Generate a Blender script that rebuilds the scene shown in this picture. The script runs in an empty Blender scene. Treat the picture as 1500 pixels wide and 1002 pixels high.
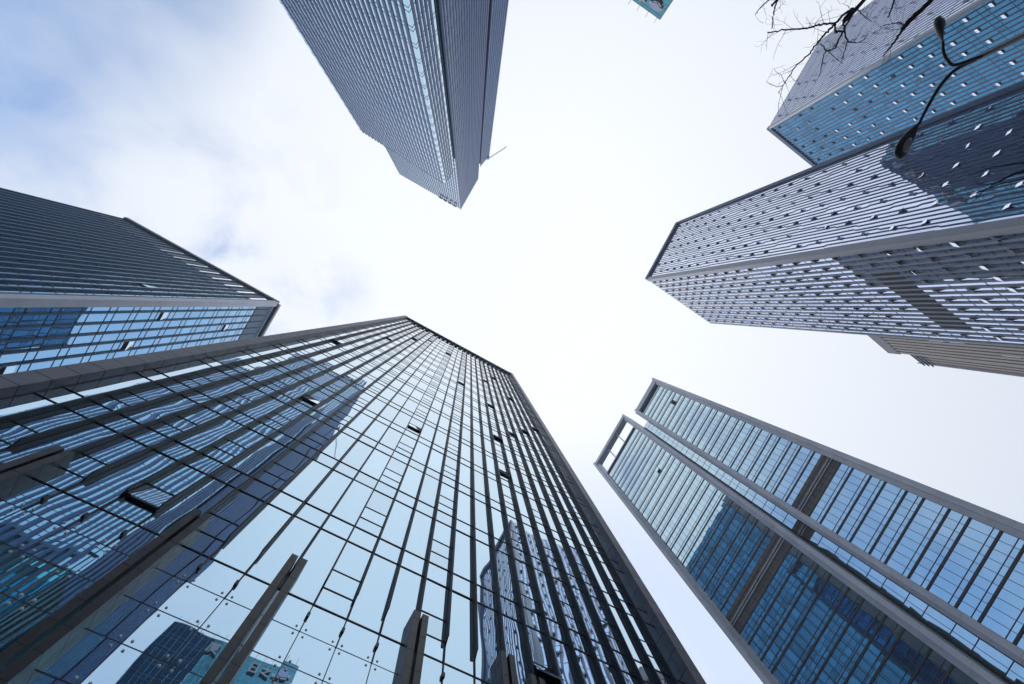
import bpy, math, random
from mathutils import Vector, Matrix, noise as mnoise
random.seed(7)
S = bpy.context.scene
COL = S.collection
CZ = 1.6                      # eye height: heights below are metres above the eye

# ------------------------------------------------------------------ camera
ZX, ZY, FP = 689.07, 447.88, 680.0
zc = Vector(((ZX - 750) / FP, -(ZY - 501) / FP, -1)).normalized()
xc = Vector((1, 0, 0)); xc = (xc - zc * xc.dot(zc)).normalized()
yc = zc.cross(xc)
cam = bpy.data.cameras.new('camera')
cam.lens = FP / 1500 * 36; cam.sensor_width = 36; cam.clip_start = 0.05; cam.clip_end = 6000
camo = bpy.data.objects.new('camera', cam); COL.objects.link(camo)
camo.matrix_world = Matrix((xc, yc, zc)).to_4x4()
camo.location = (0, 0, CZ)
S.camera = camo

def project(p):
    X, Y, Z = p[0], p[1], p[2] - CZ
    d = xc * X + yc * Y + zc * Z
    if d.z > -0.01: return None
    return (750 - FP * d.x / d.z, 501 + FP * d.y / d.z)

# ------------------------------------------------------------------ light
SUN_EL, SUN_AZ = math.radians(42), math.radians(112)        # azimuth measured in world XY (x right, y down the photo)
sd = Vector((math.cos(SUN_AZ) * math.cos(SUN_EL), math.sin(SUN_AZ) * math.cos(SUN_EL), math.sin(SUN_EL)))
sun = bpy.data.lights.new('sun', 'SUN'); sun.energy = 0.6; sun.angle = math.radians(14); sun.color = (1, .96, .9)
suno = bpy.data.objects.new('sun', sun); COL.objects.link(suno)
suno.rotation_euler = sd.to_track_quat('Z', 'Y').to_euler(); suno.location = sd * 400

W = bpy.data.worlds.new('World'); S.world = W; W.use_nodes = True
nt = W.node_tree; N = nt.nodes; Lk = nt.links; N.clear()
def wn(t, **k):
    n = N.new(t)
    for a, b in k.items(): setattr(n, a, b)
    return n
def wmath(op, a, b=None, clamp=False):
    n = wn('ShaderNodeMath', operation=op, use_clamp=clamp)
    for i, v in enumerate((a, b)):
        if v is None: continue
        if isinstance(v, (int, float)): n.inputs[i].default_value = v
        else: Lk.new(v, n.inputs[i])
    return n.outputs[0]
out = wn('ShaderNodeOutputWorld')
sky = wn('ShaderNodeTexSky', sky_type='NISHITA', sun_disc=False)
sky.sun_elevation = SUN_EL; sky.sun_rotation = math.pi / 2 - SUN_AZ
sky.air_density = 1.0; sky.dust_density = .4; sky.ozone_density = 1.0
bgs = wn('ShaderNodeBackground'); bgs.inputs[1].default_value = 0.15
Lk.new(sky.outputs[0], bgs.inputs[0])
tc = wn('ShaderNodeTexCoord')
nrm = tc.outputs['Generated']
def lobe(dx, dy, dz, lo, hi):
    v = Vector((dx, dy, dz)).normalized()
    d = wn('ShaderNodeVectorMath', operation='DOT_PRODUCT'); Lk.new(nrm, d.inputs[0]); d.inputs[1].default_value = v
    m = wn('ShaderNodeMapRange', interpolation_type='SMOOTHSTEP'); Lk.new(d.outputs['Value'], m.inputs[0])
    m.inputs[1].default_value = lo; m.inputs[2].default_value = hi
    return m.outputs[0]
def wnoise(scale, detail, rough, loc, lo, hi):
    mp = wn('ShaderNodeMapping'); Lk.new(nrm, mp.inputs[0]); mp.inputs['Location'].default_value = loc
    n = wn('ShaderNodeTexNoise'); Lk.new(mp.outputs[0], n.inputs['Vector'])
    n.inputs['Scale'].default_value = scale; n.inputs['Detail'].default_value = detail; n.inputs['Roughness'].default_value = rough
    n.inputs['Distortion'].default_value = .3
    m = wn('ShaderNodeMapRange', interpolation_type='SMOOTHSTEP'); Lk.new(n.outputs['Fac'], m.inputs[0])
    m.inputs[1].default_value = lo; m.inputs[2].default_value = hi
    return m.outputs[0]
big = wnoise(2.6, 5, .5, (3.1, .4, 1.7), .24, .74)
fine = wnoise(5.5, 7, .6, (0.3, 2.4, .7), .45, .75)
sepz = wn('ShaderNodeSeparateXYZ'); Lk.new(nrm, sepz.inputs[0])
hi = wn('ShaderNodeMapRange', interpolation_type='SMOOTHSTEP'); Lk.new(sepz.outputs[2], hi.inputs[0]); hi.inputs[1].default_value = .3; hi.inputs[2].default_value = .62
blue_a = wmath('MULTIPLY', wmath('MULTIPLY', lobe(-1.0, -.85, .90, .90, .985), hi.outputs[0]), wmath('ADD', wmath('MULTIPLY', big, 1.3), .42))
blue_b = wmath('MULTIPLY', lobe(-.60, -.1, 1, .93, 1.0), wmath('MULTIPLY', fine, .46))
blue_c = wmath('MULTIPLY', lobe(.30, .80, .95, .90, 1.0), wmath('ADD', wmath('MULTIPLY', big, .3), .12))
blue_d = wmath('MULTIPLY', lobe(-.38, -.02, 1, .982, 1.0), wmath('ADD', wmath('MULTIPLY', fine, .45), .05))
blue_b = wmath('ADD', blue_b, blue_d)
haze_b = lobe(-.9, -.5, .8, .4, 1.0)
holes = wmath('ADD', wmath('ADD', blue_a, blue_b), wmath('ADD', blue_c, wmath('ADD', wmath('MULTIPLY', haze_b, .06), wmath('MULTIPLY', wmath('MULTIPLY', lobe(.2, -1.3, .7, .85, .99), big), .4))), True)
# the cloud sheet: whitest overhead, greyer low down
sep = wn('ShaderNodeSeparateXYZ'); Lk.new(nrm, sep.inputs[0])
rampz = wn('ShaderNodeMapRange'); Lk.new(sep.outputs[2], rampz.inputs[0])
rampz.inputs[1].default_value = .35; rampz.inputs[2].default_value = .95
cmix = wn('ShaderNodeMix', data_type='RGBA'); Lk.new(rampz.outputs[0], cmix.inputs[0])
cmix.inputs[6].default_value = (.58, .64, .76, 1); cmix.inputs[7].default_value = (.92, .945, .985, 1)
bgc = wn('ShaderNodeBackground'); bgc.inputs[1].default_value = .59; Lk.new(cmix.outputs[2], bgc.inputs[0])
ms = wn('ShaderNodeMixShader'); Lk.new(holes, ms.inputs[0]); Lk.new(bgc.outputs[0], ms.inputs[1]); Lk.new(bgs.outputs[0], ms.inputs[2])
Lk.new(ms.outputs[0], out.inputs[0])

S.view_settings.view_transform = 'Standard'; S.view_settings.look = 'None'
S.view_settings.exposure = 0.97; S.view_settings.gamma = 1.0
S.cycles.max_bounces = 8; S.cycles.glossy_bounces = 5; S.cycles.diffuse_bounces = 2
S.cycles.use_denoising = True
S.cycles.sample_clamp_indirect = 6

# ------------------------------------------------------------------ materials
def mat(name, col, rough=.5, metal=0.0, bump=None, var=0.0, var_scale=.4, spec=.5, streak=False):
    m = bpy.data.materials.new(name); m.use_nodes = True
    t = m.node_tree; b = t.nodes['Principled BSDF']
    b.inputs['Base Color'].default_value = (*col, 1); b.inputs['Roughness'].default_value = rough
    b.inputs['Metallic'].default_value = metal; b.inputs['Specular IOR Level'].default_value = spec
    g = t.nodes.new('ShaderNodeNewGeometry')
    if var:
        n = t.nodes.new('ShaderNodeTexNoise'); n.inputs['Scale'].default_value = var_scale; n.inputs['Detail'].default_value = 5
        if streak:
            mp = t.nodes.new('ShaderNodeMapping'); mp.inputs['Scale'].default_value = (1, 1, .12)
            t.links.new(g.outputs['Position'], mp.inputs[0]); t.links.new(mp.outputs[0], n.inputs['Vector'])
        else:
            t.links.new(g.outputs['Position'], n.inputs['Vector'])
        mr = t.nodes.new('ShaderNodeMapRange'); mr.inputs[1].default_value = .3; mr.inputs[2].default_value = .7
        mr.inputs[3].default_value = 1 - var; mr.inputs[4].default_value = 1 + var
        t.links.new(n.outputs['Fac'], mr.inputs[0])
        # every separate slab, rib or panel of the mesh gets its own slight shade
        ri = t.nodes.new('ShaderNodeMath'); ri.operation = 'MULTIPLY_ADD'
        t.links.new(g.outputs['Random Per Island'], ri.inputs[0]); ri.inputs[1].default_value = var * 1.2; ri.inputs[2].default_value = 1 - var * .6
        mm = t.nodes.new('ShaderNodeMath'); mm.operation = 'MULTIPLY'
        t.links.new(mr.outputs[0], mm.inputs[0]); t.links.new(ri.outputs[0], mm.inputs[1])
        vm = t.nodes.new('ShaderNodeVectorMath'); vm.operation = 'SCALE'; vm.inputs[0].default_value = col
        t.links.new(mm.outputs[0], vm.inputs['Scale']); t.links.new(vm.outputs[0], b.inputs['Base Color'])
    if bump:
        n2 = t.nodes.new('ShaderNodeTexNoise'); n2.inputs['Scale'].default_value = bump[0]; n2.inputs['Detail'].default_value = 4
        t.links.new(g.outputs['Position'], n2.inputs['Vector'])
        bp = t.nodes.new('ShaderNodeBump'); bp.inputs['Strength'].default_value = 1; bp.inputs['Distance'].default_value = bump[1]
        t.links.new(n2.outputs['Fac'], bp.inputs['Height']); t.links.new(bp.outputs[0], b.inputs['Normal'])
    return m

def glass(name, col, scale, dist, metal=.9, dark=(.01, .03, .045), rough=.01, vary=.10, coat=0.0, coat_ior=1.75):
    """solar-coated facade glass: a tinted mirror whose sheets are slightly wavy"""
    m = bpy.data.materials.new(name); m.use_nodes = True
    t = m.node_tree; nd = t.nodes; lk = t.links
    b = nd['Principled BSDF']
    g = nd.new('ShaderNodeNewGeometry')
    vm = nd.new('ShaderNodeVectorMath'); vm.operation = 'SCALE'; vm.inputs[0].default_value = col
    mr = nd.new('ShaderNodeMapRange'); mr.inputs[3].default_value = 1 - vary; mr.inputs[4].default_value = 1 + vary * .5
    lk.new(g.outputs['Random Per Island'], mr.inputs[0]); lk.new(mr.outputs[0], vm.inputs['Scale'])
    lk.new(vm.outputs[0], b.inputs['Base Color'])
    b.inputs['Metallic'].default_value = 1; b.inputs['Roughness'].default_value = rough
    b.inputs['Coat Weight'].default_value = coat; b.inputs['Coat IOR'].default_value = coat_ior; b.inputs['Coat Roughness'].default_value = .01
    d = nd.new('ShaderNodeBsdfPrincipled'); d.inputs['Base Color'].default_value = (*dark, 1)
    d.inputs['Roughness'].default_value = .15; d.inputs['Specular IOR Level'].default_value = .8
    mx = nd.new('ShaderNodeMixShader'); mx.inputs[0].default_value = metal
    lk.new(d.outputs[0], mx.inputs[1]); lk.new(b.outputs[0], mx.inputs[2]); lk.new(mx.outputs[0], nd['Material Output'].inputs[0])
    if dist:
        # each sheet bends in its own way: the noise is moved by a random number per sheet
        ad = nd.new('ShaderNodeVectorMath'); ad.operation = 'ADD'
        ml = nd.new('ShaderNodeMath'); ml.operation = 'MULTIPLY'; ml.inputs[1].default_value = 40
        lk.new(g.outputs['Random Per Island'], ml.inputs[0])
        cb = nd.new('ShaderNodeCombineXYZ'); lk.new(ml.outputs[0], cb.inputs[2])
        mp = nd.new('ShaderNodeMapping'); mp.inputs['Scale'].default_value = (1, 1, .45)
        lk.new(g.outputs['Position'], mp.inputs[0])
        lk.new(mp.outputs[0], ad.inputs[0]); lk.new(cb.outputs[0], ad.inputs[1])
        n = nd.new('ShaderNodeTexNoise'); n.inputs['Scale'].default_value = scale; n.inputs['Detail'].default_value = 1.0
        n.inputs['Roughness'].default_value = .3
        lk.new(ad.outputs[0], n.inputs['Vector'])
        bp = nd.new('ShaderNodeBump'); bp.inputs['Strength'].default_value = 1; bp.inputs['Distance'].default_value = dist
        lk.new(n.outputs['Fac'], bp.inputs['Height']); lk.new(bp.outputs[0], b.inputs['Normal']); lk.new(bp.outputs[0], b.inputs['Coat Normal'])
    return m

M = {
 'glass_main': glass('teal_mirror_glass', (.42, .65, .83), .75, .010, metal=.97, coat=1.0, coat_ior=2.1, dark=(.004, .02, .028)),
 'glass_right': glass('blue_mirror_glass', (.76, .82, .97), .7, .004, metal=.96, dark=(.01, .04, .07)),
 'glass_twin': glass('deep_blue_glass', (.06, .23, .39), .7, .004, metal=.9, dark=(.006, .035, .07), vary=.3),
 'glass_left': glass('steel_blue_glass', (.28, .52, .74), .5, .012, metal=.9, dark=(.006, .02, .035)),
 'glass_top': glass('pale_blue_glass', (.27, .54, .73), .6, .004, metal=.96, coat=1.0),
 'glass_low': glass('darkened_teal_glass', (.13, .54, .66), .6, .004, metal=.95, dark=(.004, .04, .05)),  # darker copy of the tower's glass: the dim mirror image put into the colour
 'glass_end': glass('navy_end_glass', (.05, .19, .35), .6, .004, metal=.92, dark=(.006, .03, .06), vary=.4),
 'glass_grid': glass('sky_blue_glass', (.44, .645, .755), .6, .0045, metal=.93, coat=1.0, dark=(.006, .03, .05)),
 'glass_far': glass('far_teal_glass', (.07, .25, .33), .5, .005, metal=.9, dark=(.005, .03, .045)),
 'core': mat('dark_interior', (.012, .014, .017), .7),
 'fin_dark': mat('bronze_black_fin', (.007, .012, .024), .45, .05, var=.15, var_scale=.3, spec=.25),
 'transom': mat('black_transom', (.012, .012, .014), .45),
 'granite': mat('grey_brown_granite', (.13, .126, .155), .42, var=.16, var_scale=1.2, bump=(30, .002)),
 'granite_dark': mat('dark_brown_granite', (.042, .034, .037), .40, var=.22, var_scale=1.0, bump=(30, .002)),
 'steel': mat('brushed_steel', (0.637, 0.637, 0.646), .4, .6),
 'alu_top': mat('blue_grey_aluminium', (.066, .118, .26), .45, .1, var=.06, var_scale=.05, streak=True, spec=.25),
 'alu_low': mat('darkened_teal_aluminium', (.018, .036, .06), .5, .0, var=.06, var_scale=.05, streak=True),  # darker copy of the rib metal, shading the mirrored foot storeys by colour
 'cap_grey': mat('slate_parapet', (0.104, 0.108, 0.128), .6, var=.1),
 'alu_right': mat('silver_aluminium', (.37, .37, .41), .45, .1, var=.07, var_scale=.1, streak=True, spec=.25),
 'alu_shaded': mat('shaded_lilac_aluminium', (.08, .098, .20), .45, .1, var=.07, var_scale=.1, streak=True, spec=.25),  # shaded copy of the rib metal: the lilac of shade put into the colour
 'alu_navy': mat('navy_coping_metal', (.035, .06, .12), .45, .3, var=.08, spec=.25),
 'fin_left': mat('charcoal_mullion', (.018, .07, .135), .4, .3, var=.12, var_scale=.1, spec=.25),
 'coping': mat('beige_grey_coping', (0.336, 0.304, 0.304), .55, var=.08, var_scale=.5),
 'stone': mat('pale_grey_stone', (.70, .70, .74), .5, var=.09, var_scale=.8, streak=True, spec=.25),
 'stone_d': mat('mid_grey_metal', (.50, .52, .58), .45, .1, var=.08, var_scale=.5, spec=.25),
 'bar': mat('brown_black_bar', (.035, .028, .032), .45, var=.1),
 'louvre': mat('brown_louvre_panel', (.12, .095, .08), .55, var=.18, var_scale=.8),
 'louvre_g': mat('charcoal_louvre', (0.045, 0.045, 0.049), .6, var=.15),
 'beige': mat('beige_ribbed_panel', (0.194, 0.169, 0.155), .6, var=.12, var_scale=.1, streak=True),
 'sign_navy': mat('navy_sign_letters', (.025, .065, .15), .4, .1),
 'sign_grey': mat('grey_sign_letters', (.20, .21, .24), .45, .1),
 'sign_blue': mat('blue_sign_panel', (.09, .15, .33), .4, .1),
 'sign_white': mat('white_sign_panel', (.8, .8, .8), .4),
 'bark': mat('dark_bark', (.030, .024, .021), .9, var=.35, var_scale=14, bump=(45, .006)),
 'twig': mat('thin_brown_twig', (.045, .034, .030), .85, var=.2, var_scale=10),
 'lamp': mat('black_lamp_paint', (0.014, 0.016, 0.019), .35, .1, var=.2, var_scale=8),
 'lens': mat('cloudy_lamp_lens', (.36, .36, .35), .25, var=.25, var_scale=25),
 'roof': mat('grey_roof_membrane', (.22, .22, .22), .8, var=.1),
 'paving': mat('grey_paving', (.12, .125, .14), .8, var=.15, var_scale=.6),
 'asphalt': mat('asphalt', (.05, .05, .052), .85, var=.2, var_scale=2),
 'kerb': mat('granite_kerb', (.3, .3, .3), .75, var=.1),
 'line': mat('white_road_paint', (.75, .75, .73), .6, var=.1),
}

# ------------------------------------------------------------------ mesh helpers
class Frame:
    """a facade's own axes: s along the wall, t up (metres above the eye), w out of the wall"""
    def __init__(self, o, e):
        e = Vector(e).normalized(); self.k = 1.0; self.o = Vector(o); self.e = e; self.n = Vector((-e.y, e.x))
    def p(self, s, t, w=0.0):
        v = self.o + (self.e * s + self.n * w) * self.k
        return (v.x, v.y, t * self.k + CZ if t > -CZ + .01 else 0.0)
def face(a, b, toward=(0, 0)):
    """frame from plan corner a to plan corner b whose outside looks towards a point; returns frame, width"""
    a, b = Vector(a), Vector(b)
    f = Frame(a, b - a)
    if f.n.dot(Vector(toward) - a) < 0:
        f = Frame(b, a - b)
    return f, (b - a).length

class MB:
    def __init__(self): self.v = []; self.f = []
    def quad(self, a, b, c, d):
        i = len(self.v); self.v += [a, b, c, d]; self.f.append((i, i + 1, i + 2, i + 3)); return self
    def hexa(self, P):
        i = len(self.v); self.v += P
        for q in ((0, 3, 2, 1), (4, 5, 6, 7), (0, 1, 5, 4), (1, 2, 6, 5), (2, 3, 7, 6), (3, 0, 4, 7)):
            self.f.append(tuple(i + k for k in q))
        return self
    def box(self, fr, s0, s1, t0, t1, w0, w1, ds=0.0):
        """ds shifts the top sideways"""
        return self.hexa([fr.p(s0, t0, w0), fr.p(s1, t0, w0), fr.p(s1, t0, w1), fr.p(s0, t0, w1),
                          fr.p(s0 + ds, t1, w0), fr.p(s1 + ds, t1, w0), fr.p(s1 + ds, t1, w1), fr.p(s0 + ds, t1, w1)])
    def prism(self, plan, z0, z1):
        n = len(plan); i = len(self.v)
        a = sum(plan[k][0] * plan[(k + 1) % n][1] - plan[(k + 1) % n][0] * plan[k][1] for k in range(n))
        if a < 0: plan = plan[::-1]
        self.v += [(x, y, z0) for x, y in plan] + [(x, y, z1) for x, y in plan]
        self.f.append(tuple(i + k for k in range(n))[::-1]); self.f.append(tuple(i + n + k for k in range(n)))
        for k in range(n):
            j = (k + 1) % n; self.f.append((i + k, i + j, i + n + j, i + n + k))
        return self
    def profile(self, fr, s0, s1, pts):
        """a (w,t) outline pushed along s"""
        n = len(pts); i = len(self.v)
        self.v += [fr.p(s0, t, w) for w, t in pts] + [fr.p(s1, t, w) for w, t in pts]
        self.f.append(tuple(i + k for k in range(n))); self.f.append(tuple(i + n + k for k in range(n))[::-1])
        for k in range(n):
            j = (k + 1) % n; self.f.append((i + j, i + k, i + n + k, i + n + j))
        return self
    def face_shape(self, fr, pts, w0, w1):
        """a (s,t) outline pushed out from w0 to w1"""
        n = len(pts); i = len(self.v)
        self.v += [fr.p(s, t, w0) for s, t in pts] + [fr.p(s, t, w1) for s, t in pts]
        self.f.append(tuple(i + k for k in range(n))[::-1]); self.f.append(tuple(i + n + k for k in range(n)))
        for k in range(n):
            j = (k + 1) % n; self.f.append((i + k, i + j, i + n + j, i + n + k))
        return self
    def tube(self, pts, rad, seg=7, cap=True):
        pts = [Vector(p) for p in pts]; rings = []
        up = Vector((.31, .17, .93))
        for k, p in enumerate(pts):
            d = (pts[min(k + 1, len(pts) - 1)] - pts[max(k - 1, 0)]).normalized()
            a = d.cross(up)
            if a.length < .05: a = d.cross(Vector((1, 0, 0)))
            a.normalize(); b = d.cross(a); r = rad[k] if isinstance(rad, (list, tuple)) else rad
            i = len(self.v)
            for q in range(seg):
                c = 2 * math.pi * q / seg; self.v.append(tuple(p + a * (r * math.cos(c)) + b * (r * math.sin(c))))
            rings.append(i)
        for i, j in zip(rings, rings[1:]):
            for q in range(seg):
                r = (q + 1) % seg; self.f.append((i + q, i + r, j + r, j + q))
        if cap:
            self.f.append(tuple(rings[0] + q for q in range(seg))[::-1]); self.f.append(tuple(rings[-1] + q for q in range(seg)))
        return self
    def build(self, name, m, parent=None, smooth=False):
        off = Vector((0, 0, 0))
        q = parent
        while q is not None: off += q.location; q = q.parent
        me = bpy.data.meshes.new(name)
        me.from_pydata([(x - off.x, y - off.y, z - off.z) for x, y, z in self.v], [], self.f)
        me.materials.append(m)
        if smooth: me.polygons.foreach_set('use_smooth', [True] * len(me.polygons))
        o = bpy.data.objects.new(name, me); COL.objects.link(o)
        if parent is not None: o.parent = parent
        return o
    def area(self):
        """rough size in the picture, 0 when it is outside"""
        P = [project(v) for v in self.v]
        if any(p is None for p in P): return 0.0
        xs = [min(max(p[0], -40), 1540) for p in P]; ys = [min(max(p[1], -40), 1042) for p in P]
        w, h = max(xs) - min(xs), max(ys) - min(ys)
        if max(p[0] for p in P) < 0 or min(p[0] for p in P) > 1500 or max(p[1] for p in P) < 0 or min(p[1] for p in P) > 1002: return 0.0
        return w * h + .3 * max(w, h)

def tag(o, label=None, cat=None, group=None, kind=None):
    if label: o['label'] = label
    if cat: o['category'] = cat
    if group: o['group'] = group
    if kind: o['kind'] = kind
    return o
def thing(name, label, cat, loc, group=None):
    o = bpy.data.objects.new(name, None); o.location = loc; o.empty_display_size = .5; COL.objects.link(o)
    return tag(o, label, cat, group)
def emit(items, name, m, parent, limit=100, rest=None, seen=None):
    """the pieces of one kind: the largest in the picture as parts, what is left as one part of kind stuff"""
    items = sorted(items, key=lambda b: -b.area())
    out = []
    for b in items[:limit]: out.append(b.build(name, m, parent))
    if len(items) > limit:
        r = MB()
        for b in items[limit:]:
            i = len(r.v); r.v += b.v; r.f += [tuple(i + k for k in f) for f in b.f]
        tag(r.build(rest or name + 's', m, parent), kind='stuff')
    return out
def pane(fr, s0, s1, t0, t1, w, tilt=.0025):
    """one sheet of glass, never quite parallel to its neighbours"""
    a, b = random.gauss(0, tilt), random.gauss(0, tilt)
    sc, tc_ = (s0 + s1) / 2, (t0 + t1) / 2
    q = lambda s, t: fr.p(s, t, w + a * (s - sc) + b * (t - tc_))
    return MB().quad(q(s0, t0), q(s1, t0), q(s1, t1), q(s0, t1))
def sash(fr, s0, s1, t0, t1, w, ang, th=.05):
    """a top-hung leaf swung outwards"""
    L = t1 - t0
    wb, tb = w + L * math.sin(ang), t1 - L * math.cos(ang)
    return MB().profile(fr, s0, s1, [(w, t1), (wb, tb), (wb - th * math.cos(ang), tb - th * math.sin(ang)), (w - th, t1)])
def glyph(fr, strokes, s0, t0, size, w0, w1, wid=.12, flip=False):
    """a sign character made of straight bars, strokes given in a unit square"""
    b = MB()
    for (x0, y0, x1, y1) in strokes:
        dx, dy = x1 - x0, y1 - y0; L = math.hypot(dx, dy) or 1
        nx, ny = -dy / L * wid / 2, dx / L * wid / 2
        ex, ey = dx / L * wid * .4, dy / L * wid * .4
        P = [(x0 - ex + nx, y0 - ey + ny), (x0 - ex - nx, y0 - ey - ny), (x1 + ex - nx, y1 + ey - ny), (x1 + ex + nx, y1 + ey + ny)]
        b.face_shape(fr, [(s0 + (1 - x if flip else x) * size, t0 + y * size) for x, y in P], w0, w1 + random.uniform(0, .01))
    return b

# ------------------------------------------------------------------ the street
def sheet(name, m, x0, y0, x1, y1, z0, z1):
    return tag(MB().prism([(x0, y0), (x1, y0), (x1, y1), (x0, y1)], z0, z1).build(name, m), kind='structure')
sheet('ground', M['paving'], -1500, -1500, 1500, 1500, -1, 0)
TH = math.radians(29.15)
U = Vector((math.cos(TH), math.sin(TH))); NV = Vector((math.sin(TH), -math.cos(TH)))     # along and out of the main tower's front
def street(name, m, s0, s1, a, b, z0, z1):
    P = [U * s0 + NV * a, U * s1 + NV * a, U * s1 + NV * b, U * s0 + NV * b]
    return tag(MB().prism([(p.x, p.y) for p in P], z0, z1).build(name, m), kind='structure')
street('road', M['asphalt'], -200, 200, 8, 20, 0, .004)
street('kerb', M['kerb'], -200, 200, 7.7, 8, 0, .13)
lm = MB()
for k in range(-30, 30):
    P = [U * (k * 6) + NV * 13.93, U * (k * 6 + 3) + NV * 13.93, U * (k * 6 + 3) + NV * 14.07, U * (k * 6) + NV * 14.07]
    lm.prism([(p.x, p.y) for p in P], .004, .008)
tag(lm.build('road_markings', M['line']), kind='structure')

# ------------------------------------------------------------------ the near glass tower
D0, U0, H0, FL, SP = 9.0, -.811, 12.53, 4.537, 1.07
HT = 104.6
fm = Frame(U * U0 - NV * D0, -U)          # frame looks along -u so that its outside is NV
fm = Frame(U * U0 - NV * D0, U); fm.n = NV.copy()
WG = -.225                                  # glass plane behind the fin edges
base = U * (U0 + 3) - NV * (D0 + 12)
main = thing('glass_tower', 'nearest dark glass tower with black fins, granite corner piers and point-fixed lobby panes', 'tower', (base.x, base.y, 0))
cb = MB()
cb.box(fm, -10.25, 16.25, -CZ, HT - .6, -40, WG - .45)
cb.build('core_wall', M['core'], main)
open_at = {(-8 + 1, 14): 1}
J0, J1 = -10, 16
SASH = {-9, -7, -5, -3, 1, 4, 8, 10, 12, 14}
opened = {(-7, 11), (-5, 14), (-3, 16), (-1 + 2, 15), (1, 4), (4, 10), (8, 13), (8, 9), (10, 15), (8, 6), (10, 7), (8, 4), (12, 12), (14, 9), (12, 8), (-9, 7), (-5, 3)}
wide_open = {(8, 0): .5, (-5, 0): .14}
panes, sashes, lines, slim = [], [], [], []
for j in range(J0, J1):
    s0, s1 = j + .02, j + .98
    for r in range(0, 21):
        a = H0 + FL * r
        b = a + FL - SP
        if r == 20: b = HT - .4
        if j in SASH and r < 20:
            y1, y2 = a + .80, a + 1.72
            lo = (y1, y2)
            key = (j, r)
            panes.append(pane(fm, s0, s1, y2 + .03, b, WG))
            panes.append(pane(fm, s0, s1, a, y1 - .03, WG))
            if key in opened or key in wide_open:
                ang = wide_open.get(key, random.uniform(.10, .22))
                sashes.append((sash(fm, s0 + .03, s1 - .03, y1, y2, WG, ang), None))
            else:
                panes.append(pane(fm, s0, s1, y1, y2, WG, .003))
            for y in (y1, y2):
                slim.append(MB().box(fm, s0, s1, y - .016, y + .016, WG - .03, WG + .02))
        else:
            panes.append(pane(fm, s0, s1, a, b, WG))
        if r < 20:
            panes.append(pane(fm, s0, s1, b, a + FL, WG))
# lobby glass below the lowest beam
LR = [H0 - 1.05 * k for k in range(0, 14)]
for k in range(13):
    for j in range(J0, J1):
        panes.append(pane(fm, j + .012, j + .988, LR[k + 1] + .012, LR[k] - .012, WG, .0022))
emit(panes, 'window', M['glass_main'], main, 100, 'upper_windows')
for b, _ in sashes: 
    o = b.build('open_window', M['glass_main'], main)
emit(slim, 'sash_bar', M['transom'], main, 100)
tr = []
for r in range(0, 21):
    a = H0 + FL * r
    tr.append(MB().box(fm, J0, J1, a - (.022 if r else .018), a + (.022 if r else .018), WG - .05, WG + (.028 if r else .022)))
    if r < 20: tr.append(MB().box(fm, J0, J1, a + FL - SP - .022, a + FL - SP + .022, WG - .05, WG + .028))
for b in tr: b.build('transom', M['transom'], main)
jl = []
for k in range(1, 14): jl.append(MB().box(fm, J0, J1, LR[k] - .012, LR[k] + .012, WG - .04, WG + .004))
for j in range(J0, J1 + 1): jl.append(MB().box(fm, j - .012, j + .012, -CZ, H0, WG - .04, WG + .006))
for b in jl: b.build('glass_joint', M['transom'], main)
PIL = (-7, -3, 0, 4, 7, 8)
# fins: thin blades with a nose; their feet are cut at a slant
for j in range(J0 + 1, J1):
    b = MB()
    low = 13.36 if j not in (8,) else 12.6
    b.profile(fm, j - .02, j + .02, [(WG + .01, low - .3), (WG + .01, HT - 1.2), (-.02, HT - 1.2), (-.02, low)])
    b.profile(fm, j - .028, j + .028, [(-.02, low), (-.02, HT - 1.2), (0, HT - 1.2), (0, low)])
    b.profile(fm, j - .03, j + .03, [(WG + .005, low - .85), (WG + .005, HT - 1.2), (WG + .03, HT - 1.2), (WG + .03, low - .85)])
    b.build('fin', M['fin_dark'], main)
# rods with clamps below each fin
for j in range(J0 + 1, J1):
    if j in PIL: continue
    b = MB().tube([fm.p(j, H0 - 1.05, WG + .03), fm.p(j, 13.0, WG + .03)], .018, 6)
    b.box(fm, j - .04, j + .04, H0 - .58, H0 - .42, WG + .005, WG + .09)
    b.build('tension_rod', M['transom'], main)
bolts = []
for k in range(1, 12):
    for j in range(J0 + 1, J1):
        for dx, dy in ((-.12, 0), (.12, 0), (0, .12), (0, -.12)):
            s, t = j + (dx + .0) * .75 + dy * .75, LR[k] + (dy - dx) * .75
            s, t = j + .13 * (1 if dx + dy > 0 else -1), LR[k] + .13 * (1 if (dx > 0 or dy < 0) else -1)
            bolts.append(MB().tube([fm.p(s, t, WG - .005), fm.p(s, t, WG + .016), fm.p(s, t, WG + .024)], [.03, .03, .016], 8))
emit(bolts, 'glass_bolt', M['steel'], main, 100)
# granite slabs in pairs
for j in PIL[:5] + (8,):
    for sgn in (-1, 1):
        b = MB(); t = -CZ
        top = 13.62 if j != 8 else 13.2
        while t < top - .01:
            t2 = min(t + .62, top)
            e = random.uniform(0, .004)
            b.box(fm, j + sgn * .05 if sgn > 0 else j - .25, j + .25 if sgn > 0 else j - .05, t + .006, t2 - .006, WG, .12 + e)
            t = t2
        b.box(fm, j + .06 if sgn > 0 else j - .24, j + .24 if sgn > 0 else j - .06, -CZ, top - .02, WG - .05, .105)
        b.build('granite_slab', M['granite_dark'], main)
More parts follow.
